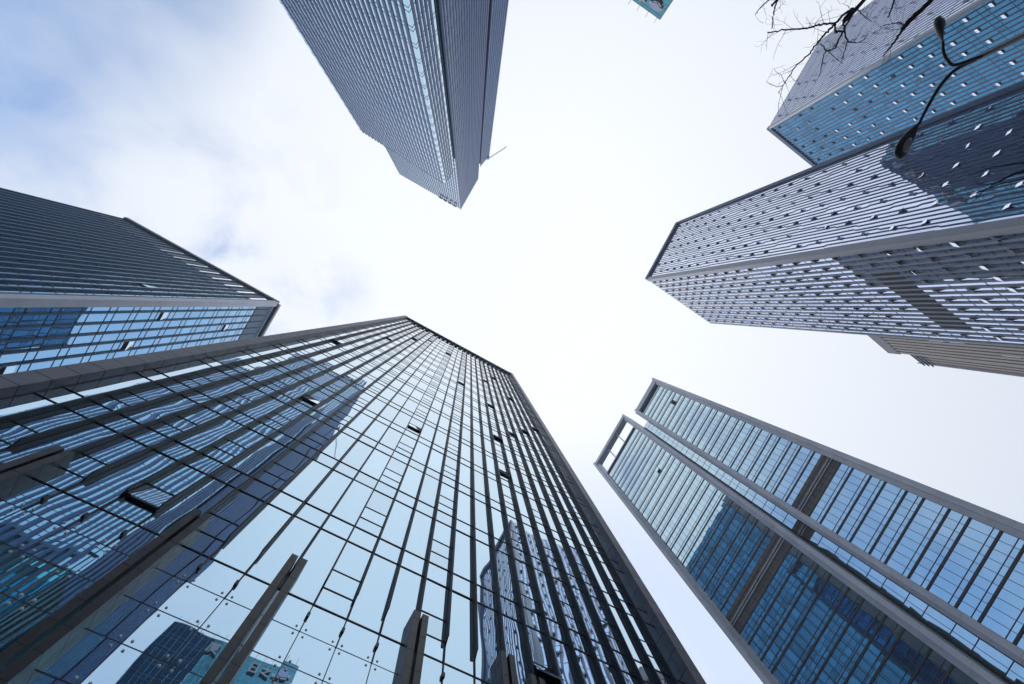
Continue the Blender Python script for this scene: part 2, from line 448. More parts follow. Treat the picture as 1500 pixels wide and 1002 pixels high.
# corner piers in granite panels
for s0, s1 in ((-11.05, -10.02), (15.98, 17.0)):
    b = MB(); t = -CZ; back = -2.0
    while t < HT - .01:
        t2 = min(t + 1.13, HT)
        e = random.uniform(0, .005)
        mid = s0 + .36 if s0 < 0 else s1 - .36
        z0, z1 = t + .016, t2 - .016
        o_, i_ = (s0, s1) if s0 < 0 else (s1, s0)
        q_ = [fm.p(o_, z0, back), fm.p(mid, z0, back), fm.p(mid, z0, .16 + e), fm.p(o_, z0, -.10)]
        b.hexa(q_ + [(x, y, z + z1 - z0) for x, y, z in q_])
        b.box(fm, *sorted((mid + (.012 if i_ > mid else -.012), i_)), z0, z1, back, .17 + random.uniform(0, .005))
        t = t2
    o = b.build('corner_pier', M['granite'], main)
    MB().box(fm, s0 + .02, s1 - .02, -CZ, HT - .03, back - .05, -.12).build('pier_backing', M['granite_dark'], main)
# other walls and roof edge
rw = MB()
rw.box(fm, -10.9, 16.9, -CZ, HT - .1, -40.4, -40.05)
rw.build('back_wall', M['granite'], main)
SIDES = True
MB().box(fm, -10.0, 15.96, HT - .55, HT - .1, -1.2, .10).build('parapet', M['alu_navy'], main)
rs = MB()
for k in range(27):
    s = -9.8 + k * .98
    rs.box(fm, s, s + .1, HT - .1, HT + .75, -.32, -.22)
rs.box(fm, -9.9, 15.8, HT + .2, HT + .26, -.3, -.24); rs.box(fm, -9.9, 15.8, HT + .62, HT + .68, -.3, -.24)
rs.build('sign_frame', M['sign_navy'], main)
STK = [
 [(.1, .1, .1, .9), (.1, .9, .9, .9), (.9, .9, .9, .1), (.1, .1, .9, .1), (.1, .5, .9, .5)],
 [(.05, .7, .95, .7), (.5, 1, .5, .1), (.5, .7, .1, .05), (.5, .7, .9, .05)],
 [(.1, .85, .9, .85), (.1, .5, .9, .5), (.05, .1, .95, .1), (.5, .85, .5, .1)],
 [(.2, 1, .2, 0), (.2, .8, .95, .8), (.2, .45, .8, .45), (.2, .05, .95, .05)],
 [(.1, .95, .1, .05), (.9, .95, .9, .05), (.1, .95, .9, .95), (.3, .7, .7, .7), (.3, .4, .7, .4), (.5, .9, .5, .05)],
 [(.9, .9, .2, .9), (.2, .9, .1, .5), (.1, .5, .2, .1), (.2, .1, .9, .1)],
 [(.1, .95, .1, .1), (.1, .1, .9, .1), (.9, .1, .9, .5)],
]
# characters along the roof edge: an upper row on the frame, a lower row on the wall
k = 0; s = -8.6
while s < 15.2:
    glyph(fm, STK[(k * 5 + k // 3) % 7], s, HT + .02, .78, -.22, .02, .17).build('sign_character', M['sign_navy'], main)
    s += 1.0; k += 1
k = 0; s = -8.3
while s < 14.6:
    if not (-4.3 < s < -3.3):
        glyph(fm, STK[(k * 3 + 2) % 7], s, HT - 3.2, .74, WG + .02, .18, .16).build('sign_character', M['sign_navy'], main)
    s += 1.02; k += 1

# ------------------------------------------------------------------ ribbed towers
def body(T, plan, t0, t1, m, inset_z=.4):
    MB().prism(plan, t0 + CZ, t1 + CZ - inset_z).build('core_wall', m, T)
def rib_face(T, fr, Wd, t1, n, fin_w, fin_d, floor, gm, fmat, gw=-.02, jog=0.0, vents=None, t0=-CZ, skip=None, top_extra=.0, spand=0.0,
             band=None, parts=None, tilt=.002, end_fins=True, va=(.35, .5), tline=.03, ang=(.27, .38), lines=True):
    """one facade of vertical ribs with glass between; what it makes is added to parts"""
    mod = Wd / n
    nf = int((t1 - t0) / floor)
    tb = t1 - nf * floor
    for k in range(0 if end_fins else 1, n + 1 if end_fins else n):
        s = k * mod
        b = MB()
        if not jog:
            b.box(fr, s - fin_w / 2, s + fin_w / 2, t0, t1 + top_extra, gw - .06, fin_d)
        else:
            off = lambda f: jog * mod * (1 if ((f + (k * 3) // 4) // 4) % 2 else -1) if 0 < k < n else 0
            f = 0
            while f < nf:
                g = f + 1
                while g < nf and off(g) == off(f): g += 1
                za = tb + f * floor if f else t0
                zb = tb + g * floor if g < nf else t1 + top_extra
                b.box(fr, s + off(f) - fin_w / 2, s + off(f) + fin_w / 2, za + .25 if f else za, zb - .25 if g < nf else zb, gw - .06, fin_d)
                if g < nf:
                    b.box(fr, s + off(f) - fin_w / 2, s + off(f) + fin_w / 2, zb - .25, zb + .25, gw - .06, fin_d, off(g) - off(f))
                f = g
        parts['fin'].append((b, fmat))
    for f in range(-1, nf):
        a = tb + f * floor; b_ = a + floor
        if f == -1: a = t0
        if b_ < t0 + .3: continue
        for c in range(n):
            s0, s1 = c * mod, (c + 1) * mod
            if band and band(c, a):
                parts['louvre'].append(MB().box(fr, s0, s1, a, b_, gw - .1, gw + .015)); continue
            if vents and vents(c, f):
                h0, h1 = a + floor * va[0], a + floor * (va[0] + va[1])
                parts['pane'].append(pane(fr, s0, s1, a, b_, gw, tilt))
                parts['sash'].append(sash(fr, s0 + fin_w * .4, s1 - fin_w * .4, h0, h1, gw + .04, random.uniform(*ang), .03))
            elif spand:
                parts['pane'].append(pane(fr, s0, s1, a, b_ - spand, gw, tilt)); parts['pane'].append(pane(fr, s0, s1, b_ - spand, b_, gw, tilt))
            else:
                parts['pane'].append(pane(fr, s0, s1, a, b_, gw, tilt))
        if lines: parts['line'].append(MB().box(fr, 0, Wd, b_ - tline, b_ + tline, gw - .05, gw + .035))
        if spand: parts['line'].append(MB().box(fr, 0, Wd, b_ - spand - tline, b_ - spand + tline, gw - .05, gw + .034))
def new_parts(): return {k: [] for k in ('fin', 'pane', 'sash', 'line', 'louvre')}
def finish(T, parts, gm, fin_m, line_m, sash_m=None, louvre_m=None):
    emit([b for b, _ in parts['fin']], 'fin', fin_m, T, 100)
    emit(parts['pane'], 'window', gm, T, 100, 'small_windows')
    if parts['sash']: emit(parts['sash'], 'open_window', sash_m or gm, T, 100)
    emit(parts['line'], 'floor_line', line_m, T, 100)
    if parts['louvre']: emit(parts['louvre'], 'louvre_panel', louvre_m or M['louvre_g'], T, 100)
def inset(plan, d):
    c = Vector((sum(p[0] for p in plan) / len(plan), sum(p[1] for p in plan) / len(plan)))
    out = []
    n = len(plan)
    a = sum(plan[k][0] * plan[(k + 1) % n][1] - plan[(k + 1) % n][0] * plan[k][1] for k in range(n))
    sg = 1 if a > 0 else -1
    for k in range(n):
        p0, p1, p2 = Vector(plan[k - 1]), Vector(plan[k]), Vector(plan[(k + 1) % n])
        e1, e2 = (p1 - p0).normalized(), (p2 - p1).normalized()
        n1, n2 = Vector((-e1.y, e1.x)) * sg, Vector((-e2.y, e2.x)) * sg
        bis = n1 + n2
        out.append(tuple(p1 + bis * (d / max(.3, 1 + n1.dot(n2)))))
    return out
def quad_plan(a, b, c):
    """the fourth corner of a block from three, b in the middle"""
    a, b, c = Vector(a), Vector(b), Vector(c)
    return [tuple(a), tuple(b), tuple(c), tuple(a + c - b)]
def mid(plan): return (sum(p[0] for p in plan) / len(plan), sum(p[1] for p in plan) / len(plan), 0)

# the near tower's two ends: navy glass, toned dark for its mirror image, between blue fins
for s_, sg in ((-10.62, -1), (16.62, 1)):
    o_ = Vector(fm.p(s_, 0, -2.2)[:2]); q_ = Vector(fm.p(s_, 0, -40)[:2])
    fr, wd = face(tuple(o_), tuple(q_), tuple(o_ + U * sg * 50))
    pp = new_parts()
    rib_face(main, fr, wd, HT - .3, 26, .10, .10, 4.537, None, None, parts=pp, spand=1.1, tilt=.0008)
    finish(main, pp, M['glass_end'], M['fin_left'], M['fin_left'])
# --- the tall ribbed tower at the top of the photo
Cc, Cl, Cr, Cs = (-3.74, -40.58), (-28.58, -54.25), (3.49, -53.08), (7.50, -58.0)
Lc, Ll = (-7.12, -35.37), (-31.07, -50.05)
top = thing('ribbed_tower', 'blue grey finely ribbed tower with stepped crown and a jib on its roof', 'tower', mid(quad_plan(Cl, Cc, Cr)))
HC, HS, HR = 200.0, 140.0, 185.0
crown = quad_plan(Cl, Cc, Cr)
pp = new_parts(); pl = new_parts()      # silver ribs above, darkened teal copies at the foot to deepen their mirror image
body(top, inset(crown, .5), -CZ, HC, M['core'])
fr, wd = face(Cc, Cl); rib_face(top, fr, wd, HC, 30, .40, .10, 4.0, M['glass_top'], None, parts=pp, t0=52, tline=.014, top_extra=.8, spand=.9); rib_face(top, fr, wd, 52, 30, .40, .10, 4.0, M['glass_top'], None, parts=pl, top_extra=0, spand=.9)
fr, wd = face(Cc, Cr); rib_face(top, fr, wd, HC, 18, .40, .10, 4.0, M['glass_top'], None, parts=pp, t0=52, tline=.014, top_extra=.8, spand=.9); rib_face(top, fr, wd, 52, 18, .40, .10, 4.0, M['glass_top'], None, parts=pl, top_extra=0, spand=.9)
v = (Vector(Cl) - Vector(Cc)).normalized()
low = [Ll, Lc, tuple(Vector(Lc) + (Vector(Cr) - Vector(Cc)).normalized() * 5.2), tuple(Vector(Ll) + (Vector(Cr) - Vector(Cc)).normalized() * 5.2)]
body(top, inset(low, .5), -CZ, HS, M['core'])
fr, wd = face(Lc, Ll)
f2 = Frame(fr.o, fr.e)
rib_face(top, fr, wd, HS, 29, .42, .10, 4.0, M['glass_top'], None, parts=pp, t0=52, tline=.014, top_extra=.9, spand=.9, end_fins=False); rib_face(top, fr, wd, 52, 29, .42, .10, 4.0, M['glass_top'], None, parts=pl, top_extra=0, spand=.9, end_fins=False)
fr, wd = face(low[1], low[2]); rib_face(top, fr, wd, HS, 6, .40, .10, 4.0, M['glass_top'], None, parts=pp, t0=52, tline=.014, top_extra=.9, spand=.9, end_fins=False); rib_face(top, fr, wd, 52, 6, .40, .10, 4.0, M['glass_top'], None, parts=pl, top_extra=0, spand=.9, end_fins=False)
St = tuple(Vector(Cr) + (Vector(Cs) - Vector(Cr)).normalized() * 1.3)
wing = [St, Cs, tuple(Vector(Cs) + v * 24), tuple(Vector(St) + v * 24)]
body(top, inset(wing, .4), -CZ, HR, M['core'])
fr, wd = face(St, Cs); rib_face(top, fr, wd, HR, 7, .36, .10, 4.0, M['glass_top'], None, parts=pp, t0=52, tline=.014, top_extra=.8); rib_face(top, fr, wd, 52, 7, .36, .10, 4.0, M['glass_top'], None, parts=pl, top_extra=0)
finish(top, pp, M['glass_top'], M['alu_top'], M['alu_top'])
finish(top, pl, M['glass_low'], M['alu_low'], M['alu_low'])
# the back walls, ribbed metal
bw = MB()
for a, b, h in ((crown[3], Cl, HC), (crown[2], crown[3], HC), (wing[2], wing[1], HR)):
    e = (Vector(b) - Vector(a)); L = e.length
    fr, wd = face(a, b, (0, 400) if False else tuple(2 * (Vector(a) + Vector(b)) / 2 - Vector(mid(crown)[:2])))
    bw.box(fr, 0.3, wd - .3, -CZ, h - .2, -.4, -.1)
    for k in range(int(wd)): bw.box(fr, .5 + k, .9 + k, -CZ, h, -.1, .3)
bw.build('back_wall', M['alu_top'], top)
MB().prism(inset(crown, .9), HC + CZ - .35, HC + CZ - .1).build('roof', M['roof'], top)
MB().prism(inset(low, .9), HS + CZ - .35, HS + CZ - .1).build('roof', M['roof'], top)
# sign letters near the crown's foot corner
fr, wd = face(Cc, Cl)
near_c = fr.o.x > -10
for k in range(4):
    s = 2.0 + k * 2.1
    s = s if near_c else wd - s - 1.6
    glyph(fr, STK[(k * 2 + 1) % 7], s, HC - 3.4, 1.7, .45, .8, .15).build('sign_character', M['sign_navy'], top)

# crane on the roof of the wing
cr = thing('roof_crane', 'thin pale jib sticking out from the roof of the blue grey ribbed tower', 'crane', (7.0, -57.0, HR + CZ))
A = Vector((7.2, -57.2, HR + CZ + 1.5)); B = Vector((14.4, -62.4, HR + CZ + 3.0))
jb = MB()
ax = (B - A).normalized(); sx = ax.cross(Vector((0, 0, 1))).normalized(); ux = sx.cross(ax)
off = [sx * .22, -sx * .22, ux * .36]
for o_ in off: jb.tube([A + o_, B + o_ * .6], .05, 5)
for k in range(16):
    p0 = A.lerp(B, k / 16); p1 = A.lerp(B, (k + 1) / 16)
    for q in range(3): jb.tube([p0 + off[q], p1 + off[(q + 1) % 3]], .03, 4)
jb.build('jib', M['sign_white'], cr)
MB().prism([(6.7, -57.6), (7.7, -57.6), (7.7, -56.8), (6.7, -56.8)], HR + CZ - .5, HR + CZ + 1.6).build('turntable', M['stone_d'], cr)
MB().tube([B, B + Vector((.1, 0, -.9))], .12, 6).build('hook', M['stone_d'], cr)

# --- the right-hand striped tower
Ra, Rb, Rc = (59.15, -23.48), (50.49, -7.58), (69.70, 5.0)
right = thing(group='striped towers on the right', name='striped_tower', label='silver striped tower with grey ribs and dark louvre band, beside the beige block', cat='tower', loc=mid(quad_plan(Ra, Rb, Rc)))
plan = quad_plan(Ra, Rb, Rc)
body(right, inset(plan, .45), -CZ, 130, M['core'])
pp = new_parts()
fr, wd = face(Ra, Rb)
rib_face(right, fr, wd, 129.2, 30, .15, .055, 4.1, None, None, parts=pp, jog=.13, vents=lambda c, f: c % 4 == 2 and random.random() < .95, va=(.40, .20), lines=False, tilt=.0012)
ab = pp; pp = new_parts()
finish(right, ab, M['glass_right'], M['alu_shaded'], M['alu_shaded'], M['glass_right'])
fr, wd = face(Rb, Rc)
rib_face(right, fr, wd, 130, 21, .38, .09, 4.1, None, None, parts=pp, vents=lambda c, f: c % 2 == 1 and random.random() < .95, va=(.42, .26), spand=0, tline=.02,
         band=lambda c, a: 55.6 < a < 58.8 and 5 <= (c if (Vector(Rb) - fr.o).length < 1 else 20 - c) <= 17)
finish(right, pp, M['glass_right'], M['alu_right'], M['alu_shaded'], M['glass_right'], M['louvre_g'])
fr, wd = face(Ra, Rb)
MB().box(fr, -.1, wd + .1, 129.2, 130.6, -.5, .5).build('parapet', M['alu_navy'], right)
e0 = (0 if (Vector(Rb) - fr.o).length < 1 else wd)
MB().box(fr, e0 - .5, e0 + .5, -CZ, 129.15, -.6, .32).build('corner_trim', M['alu_right'], right)
e1 = wd - e0
MB().box(fr, e1 - .35, e1 + .45, -CZ, 129.15, -.6, .34).build('corner_trim', M['alu_navy'], right)
bw = MB()
for a, b in ((plan[2], plan[3]), (plan[3], plan[0])):
    fr, wd = face(a, b, tuple(Vector(a) + Vector(b) - Vector(mid(plan)[:2])))
    bw.box(fr, .3, wd - .3, -CZ, 129.8, -.45, 0)
    for k in range(int(wd)): bw.box(fr, .5 + k, .95 + k, -CZ, 129.9, 0, .35)
bw.build('back_wall', M['alu_right'], right)
MB().prism(inset(plan, .8), 130 + CZ - .35, 130 + CZ - .1).build('roof', M['roof'], right)

# --- its twin behind, at the top right
Ta, Tb, Tc = (99.16, -74.72), (85.09, -50.56), (104.6, -37.1)
twin = thing(group='striped towers on the right', name='striped_tower', label='striped tower with a deep blue glass side, behind the street lamp and bare branches', cat='tower', loc=mid(quad_plan(Ta, Tb, Tc)))
plan = quad_plan(Ta, Tb, Tc)
body(twin, inset(plan, .45), -CZ, 130, M['core'])
pp = new_parts()
fr, wd = face(Ta, Tb)
rib_face(twin, fr, wd, 129.6, 33, .24, .045, 4.1, None, None, parts=pp, vents=lambda c, f: (c + 2 * f) % 6 == 1 and random.random() < .8, va=(.3, .25), top_extra=.5)
finish(twin, pp, M['glass_right'], M['alu_shaded'], M['alu_shaded'], M['glass_right'])
pp = new_parts()
fr, wd = face(Tb, Tc)
rib_face(twin, fr, wd, 129.0, 24, .22, .08, 4.1, None, None, parts=pp, vents=lambda c, f: c % 3 == 1 and random.random() < .9, va=(.40, .17), spand=1.2)
finish(twin, pp, M['glass_twin'], M['alu_shaded'], M['alu_shaded'], M['glass_right'])
MB().box(fr, -.2, wd + .2, 129.0, 130.2, -.5, .4).build('parapet', M['alu_navy'], twin)
e0 = (0 if (Vector(Tb) - fr.o).length < 1 else wd)
MB().box(fr, e0 - .3, e0 + .3, -CZ, 128.95, -.6, .5).build('corner_trim', M['alu_right'], twin)
bw = MB()
for a, b in ((plan[2], plan[3]), (plan[3], plan[0])):
    fr, wd = face(a, b, tuple(Vector(a) + Vector(b) - Vector(mid(plan)[:2])))
    bw.box(fr, .3, wd - .3, -CZ, 129.8, -.45, 0)
    for k in range(int(wd)): bw.box(fr, .5 + k, .95 + k, -CZ, 129.9, 0, .35)
bw.build('back_wall', M['alu_right'], twin)
MB().prism(inset(plan, .8), 130 + CZ - .35, 130 + CZ - .1).build('roof', M['roof'], twin)

# --- the beige block behind the striped tower
def small_block(T, a, b, h, n, depth, m, cap, cap_h):
    fr, wd = face(a, b)
    bb = MB().box(fr, 0, wd, -CZ, h, -depth, -.25)
    bb.build('core_wall', m, T)
    for k in range(n):
        s = wd * (k + .5) / n
        MB().box(fr, s - wd / n * .32, s + wd / n * .32, -CZ, h - cap_h, -.3, .2).build('rib', m, T)
    MB().box(fr, -.1, wd + .1, h - cap_h, h + .3, -depth - .1, .3).build('parapet', cap, T)
    return fr, wd
be = thing('beige_block', 'beige ribbed block peeping out behind the silver striped tower', 'building', (122, 12, 0))
fr, wd = small_block(be, (107.5, 2.3), (122.23, 13.59), 125, 14, 16, M['beige'], M['cap_grey'], 3.6)
fr2, wd2 = small_block(be, (124.6, 10.9), (133.38, 16.93), 125.0, 8, 16, M['beige'], M['cap_grey'], .8)
for (c, t0) in ((2, 92), (2, 98), (5, 88), (5, 84), (8, 104), (8, 99), (11, 90), (11, 86), (3, 74), (6, 70), (9, 79)):
    s = wd * c / 14
    MB().box(fr, s - .16, s + .16, t0, t0 + 3.6, -.3, .1).build('window', M['glass_top'], be)
for sgn in (.5, wd2 - .5):
    MB().box(fr2, sgn - .12, sgn + .12, 60, 126.2, .25, .6).build('guide_rail', M['stone_d'], be)
fb = MB()
for k in range(3): fb.box(fr2, -.5, wd2 + .2, 124.3 - k * 1.3, 124.5 - k * 1.3, .5, .8)
fb.build('roof_gantry', M['fin_left'], be)

# --- the left tower
La, Lb = (-77.95, -19.52), (-45.34, -.47)
ld = (Vector(Lb) - Vector(La)).normalized(); lp = Vector((-ld.y, ld.x))
Lq = tuple(Vector(Lb) + lp * 19.0)
left = thing('dark_tower', 'dark slatted tower with beige coping and white slots under its roof edge', 'tower', mid(quad_plan(La, Lb, Lq)))
plan = quad_plan(La, Lb, Lq)
body(left, inset(plan, .7), -CZ, 105, M['core'])
pp = new_parts()
fr, wd = face(La, Lb)
st = (Vector(Lb) - fr.o).length < 1
rib_face(left, fr, wd, 105.3, 26, .26, .12, 4.2, None, None, parts=pp, top_extra=8.5, gw=-.15, spand=1.2, tilt=.004,
         vents=lambda c, f: random.random() < .012, va=(.1, .8), ang=(.05, .1))
for c in range(26):
    cc = c if st else 25 - c
    if cc not in (1, 3, 5, 7, 9, 11, 13, 15):
        m_ = wd / 26; MB().box(fr, c * m_ + .01, (c + 1) * m_ - .01, 105.3, 113.85, -.30, -.08).build('crown_panel', M['fin_left'], left)
finish(left, pp, M['glass_left'], M['fin_left'], M['fin_left'])
pp = new_parts()
fr, wd = face(Lb, Lq)
MB().box(fr, .3, wd - .3, 105, 113.2, -.3, -.05).build('crown_panel', M['fin_left'], left)
rib_face(left, fr, wd, 111.5, 12, .14, .12, 4.2, None, None, parts=pp, gw=-.15, spand=1.25, tilt=.0016, tline=.06,
         vents=lambda c, f: random.random() < .04, va=(.25, .34), ang=(.12, .2))
finish(left, pp, M['glass_left'], M['fin_left'], M['fin_left'], M['sign_white'] if False else M['glass_top'])
cp = MB()
for a, b in ((La, Lb), (Lb, Lq), (plan[2], plan[3]), (plan[3], plan[0])):
    fr, wd = face(a, b, tuple(Vector(a) + Vector(b) - Vector(mid(plan)[:2])))
    k = 0.0
    while k < wd:
        k2 = min(k + 1.5, wd); cp.box(fr, k + .01, k2 - .01, 114.1, 115.2, -.25, .60 + random.uniform(0, .004)); k = k2
cp.build('coping', M['coping'], left)
sf = MB()
for a, b in ((La, Lb), (Lb, Lq)):
    fr, wd = face(a, b); sf.box(fr, .02, wd - .02, 113.85, 114.08, -.24, .40)
sf.build('roof_soffit', M['fin_left'], left)
fr, wd = face(La, Lb)
e0 = wd if not st else 0
MB().box(fr, e0 - .45, e0 + .45, -CZ, 113.2, -.5, .56).build('corner_trim', M['stone_d'], left)
bw = MB()
for a, b in ((plan[2], plan[3]), (plan[3], plan[0])):
    fr, wd = face(a, b, tuple(Vector(a) + Vector(b) - Vector(mid(plan)[:2])))
    bw.box(fr, .3, wd - .3, -CZ, 114, -.6, 0)
    for k in range(int(wd)): bw.box(fr, .5 + k, .8 + k, -CZ, 114, 0, .3)
bw.build('back_wall', M['fin_left'], left)
MB().prism(inset(plan, .9), 104.7 + CZ, 105 + CZ).build('roof', M['roof'], left)

# --- the tower at the lower right: two bays between pale piers and an open crown
GK = .88
Ga, Gb = Vector((49.30, 19.75)) * GK, Vector((34.90, 44.87)) * GK
ge = (Gb - Ga).normalized()
gfr, gw_ = face(tuple(Ga), tuple(Gb)); gfr.k = GK; gw_ /= GK
flip = (Vector(gfr.o) - Ga).length > 1          # frame may start at Gb
gs = (lambda s: gw_ - s) if flip else (lambda s: s)
def gbox(b, s0, s1, t0, t1, w0, w1):
    a, c = sorted((gs(s0), gs(s1))); return b.box(gfr, a, c, t0, t1, w0, w1)
gt = thing('twin_bay_tower', 'pale framed glass tower with two bays, brown bands and an open crown', 'tower', tuple((Ga + Gb) / 2 - Vector(gfr.n) * 10) + (0,))
HU, HL = 119.5, 125.0
UB = (0.0, 10.45); SB = (10.45, 12.6); LB = (12.6, 28.95)
FLG = 4.70
core = MB()
gbox(core, .4, UB[1] - .2, -CZ, HU - 2.2, -36, -.35); gbox(core, UB[1] - .2, LB[0] + .2, -CZ, HU - 4, -36, -2.2); gbox(core, LB[0] + .2, LB[1] - .4, -CZ, 115.9, -36, -.35)
core.build('core_wall', M['core'], gt)
rails = []
def bay(s0, s1, tt, ncol, w, band_t, glass_split=True):
    P, bars, thin, lou, ss = [], [], [], [], []
    m_ = (s1 - s0) / ncol
    k = 0; t = 59.4 + FLG * math.ceil((tt - 59.4) / FLG)
    while t > -CZ:
        a = t - FLG; top_ = min(t, tt)
        for c in range(ncol):
            x0, x1 = s0 + c * m_, s0 + (c + 1) * m_
            g0, g1 = sorted((gs(x0), gs(x1)))
            cuts = [q for q in (a, a + 1.35, a + 2.0, a + 4.05, t) if q < top_ - .05] + [top_]
            for q0, q1 in zip(cuts, cuts[1:]):
                if band_t[0] < (q0 + q1) / 2 < band_t[1]:
                    lou.append(MB().box(gfr, g0 + .05, g1 - .05, q0 + .05, q1 - .05, w - .1, w + .03))
                elif q1 - q0 > 1.8 and random.random() < .014:
                    ss.append(sash(gfr, g0 + .05, g1 - .05, q0 + .2, q1 - .05, w + .03, random.uniform(.12, .24)))
                    P.append(pane(gfr, g0, g1, q0, q1, w, .0008))
                else:
                    P.append(pane(gfr, g0, g1, q0, q1, w, .0008))
        f0, f1 = sorted((gs(s0), gs(s1)))
        inband = lambda y: band_t[0] - .1 < y < band_t[1] + .1
        for q in [q for q in (a + 1.35, a + 4.05) if q < top_]:
            bars.append(MB().box(gfr, f0, f1, q - .12, q + .12, w - .05, w + (.07 if not inband(q) else .06)))
        for q in [q for q in (a, a + 2.0) if q < top_]:
            thin.append(MB().box(gfr, f0, f1, q - .035, q + .035, w - .05, w + .03))
        t = a; k += 1
    for q in (57.5, 58.0):
        rails.append(MB().box(gfr, f0, f1, q - .06, q + .06, w - .05, w + .16))
    for c in range(1, ncol):
        x = gs(s0 + c * m_)
        thin.append(MB().box(gfr, x - .025, x + .025, -CZ, tt, w - .05, w + .022))
    return P, bars, thin, lou, ss
PB, BA, THN, LO, SS = [], [], [], [], []
for args in ((1.1, 9.5, HU - 2.2, 9, -.1, (56.0, 59.5)), (SB[0] + .3, SB[1] - .3, HU - 4, 2, -2.0, (56.0, 59.5)), (13.7, 27.8, 115.9, 14, -.1, (56.0, 59.5))):
    a, b, c, d_, e_ = bay(*args)
    if args[3] == 2: b = []
    PB += a; BA += b; THN += c; LO += d_; SS += e_
emit(PB, 'window', M['glass_grid'], gt, 100, 'small_windows')
emit(BA, 'sunshade_bar', M['bar'], gt, 100)
emit(THN, 'mullion', M['bar'], gt, 100)
emit(LO, 'louvre_panel', M['louvre'], gt, 100)
emit(SS, 'open_window', M['glass_top'], gt, 60)
emit(rails, 'band_rail', M['stone'], gt)
def gpier(s0, s1, t1, w0, w1, m, name='pier', step=2.35):
    b = MB(); t = -CZ
    while t < t1 - .01:
        t2 = min(t + step, t1); gbox(b, s0, s1, t + .012, t2 - .012, w0, w1 + random.uniform(0, .004)); t = t2
    gbox(b, s0 + .02, s1 - .02, -CZ, t1 - .02, w0 - .02, w1 - .02)
    b.build(name, m, gt)
gpier(-.1, .55, HU, -1.4, .95, M['stone']); gpier(.56, 1.12, HU - .5, -1.0, .35, M['stone'])
gpier(9.45, 10.05, HU, -2.4, .75, M['stone']); gpier(10.06, 10.5, HU - .4, -2.4, .35, M['stone_d'])
gpier(12.55, 13.1, HL, -2.4, .75, M['stone']); gpier(13.11, 13.75, HL - .4, -1.0, .40, M['stone_d'])
gpier(27.75, 28.3, HL - .4, -1.0, .40, M['stone']); gpier(28.31, 28.95, HL, -1.4, .95, M['stone'])
cb_ = MB(); gbox(cb_, .56, 9.44, HU - 2.2, HU - .05, -1.0, .60); cb_.build('crown_beam', M['stone_d'], gt)
cb_ = MB(); gbox(cb_, 13.11, 28.3, HL - 1.5, HL - .05, -.9, .70); cb_.build('crown_beam', M['stone_d'], gt)
cb_ = MB(); gbox(cb_, 13.76, 27.7, 115.9, 116.3, -.6, .2); cb_.build('glass_coping', M['stone_d'], gt)
for s in (18.4, 23.1):
    b = MB(); gbox(b, s - .12, s + .12, 116.3, HL - 1.5, -.3, 0); b.build('crown_strut', M['stone_d'], gt)
sw = MB()
gbox(sw, 28.55, 28.95, -CZ, 116, -36.4, -1.45); gbox(sw, .3, 28.5, -CZ, 116, -36.4, -36.05)
sw.build('side_wall', M['stone_d'], gt)
sw = MB(); gbox(sw, -.1, .3, -CZ, HU - .3, -36.4, -1.45)
for k in range(24): gbox(sw, -.25, -.1, 2 + k * FLG, 3.4 + k * FLG, -36.3, -1.6)
sw.build('side_wall', M['fin_left'], gt)

# --- the far tower with the roof sign, its corner dipping in from the top edge
Fa, Fb, Fc = [tuple(1.2 * x for x in p_) for p_ in ((15.25, -69.99), (37.83, -56.55), (46.6, -71.2))]
FH = 94 * 1.2
far = thing('sign_tower', 'corner of a blue glass tower with roof spikes, sign letters and emblem', 'tower', mid(quad_plan(Fa, Fb, Fc)))
plan = quad_plan(Fa, Fb, Fc)
body(far, inset(plan, .4), -CZ, FH, M['core'])
pp = new_parts()
fr, wd = face(Fa, Fb)
rib_face(far, fr, wd, FH - .3, 24, .07, .07, 3.6, None, None, parts=pp, spand=1.0, tline=.04)
fr3, wd3 = face(Fb, Fc)
rib_face(far, fr3, wd3, FH - .3, 14, .07, .07, 3.6, None, None, parts=pp, spand=1.0, tline=.04)
finish(far, pp, M['glass_far'], M['fin_left'], M['fin_left'])
sp_ = []
for k in range(13):
    s = .8 + k * (wd - 1.6) / 12
    MB().tube([fr.p(s, FH - .5, .1), fr.p(s, FH + 1.5, .15)], .045, 5).build('roof_spike', M['fin_left'], far)
cs = (Vector(Fb) - fr.o).length < 1           # frame starts at the near corner
def fs(d, size): return d if cs else wd - d - size
SIGN = [
 (4.9, [(.5, .95, .5, .8), (.1, .72, .9, .72), (.9, .72, .25, .25), (.1, .3, .4, .18), (.4, .18, .95, .05)]),
 (8.4, [(.2, .95, .2, .05), (.8, .95, .8, .05), (.2, .95, .8, .95), (.2, .5, .8, .5), (.2, .05, .8, .05)]),
 (12.2, [(.2, .95, .2, .05), (.8, .95, .8, .05), (.2, .95, .8, .95), (.2, .5, .8, .5), (.2, .05, .8, .05)]),
 (15.9, [(.05, .65, .95, .65), (.5, .98, .48, .6), (.48, .6, .08, .03), (.5, .6, .95, .03)]),
 (20.0, [(.1, .95, .95, .95), (.15, .95, .05, .03), (.3, .8, .9, .8), (.35, .65, .35, .35), (.85, .65, .85, .35), (.35, .65, .85, .65), (.35, .5, .85, .5), (.35, .35, .85, .35), (.6, .3, .25, .03), (.5, .25, .95, .03)]),
]
for d_, st_ in SIGN:
    glyph(fr, st_, fs(d_, 2.8), FH - 4.8, 2.8, .12, .55, .15).build('sign_character', M['sign_grey'], far)
lg = MB(); x0 = fs(1.2, 2.8)
L = lambda pts: [(x0 + (x if not cs else 2.8 - x), FH - 5.0 + y) for x, y in pts]
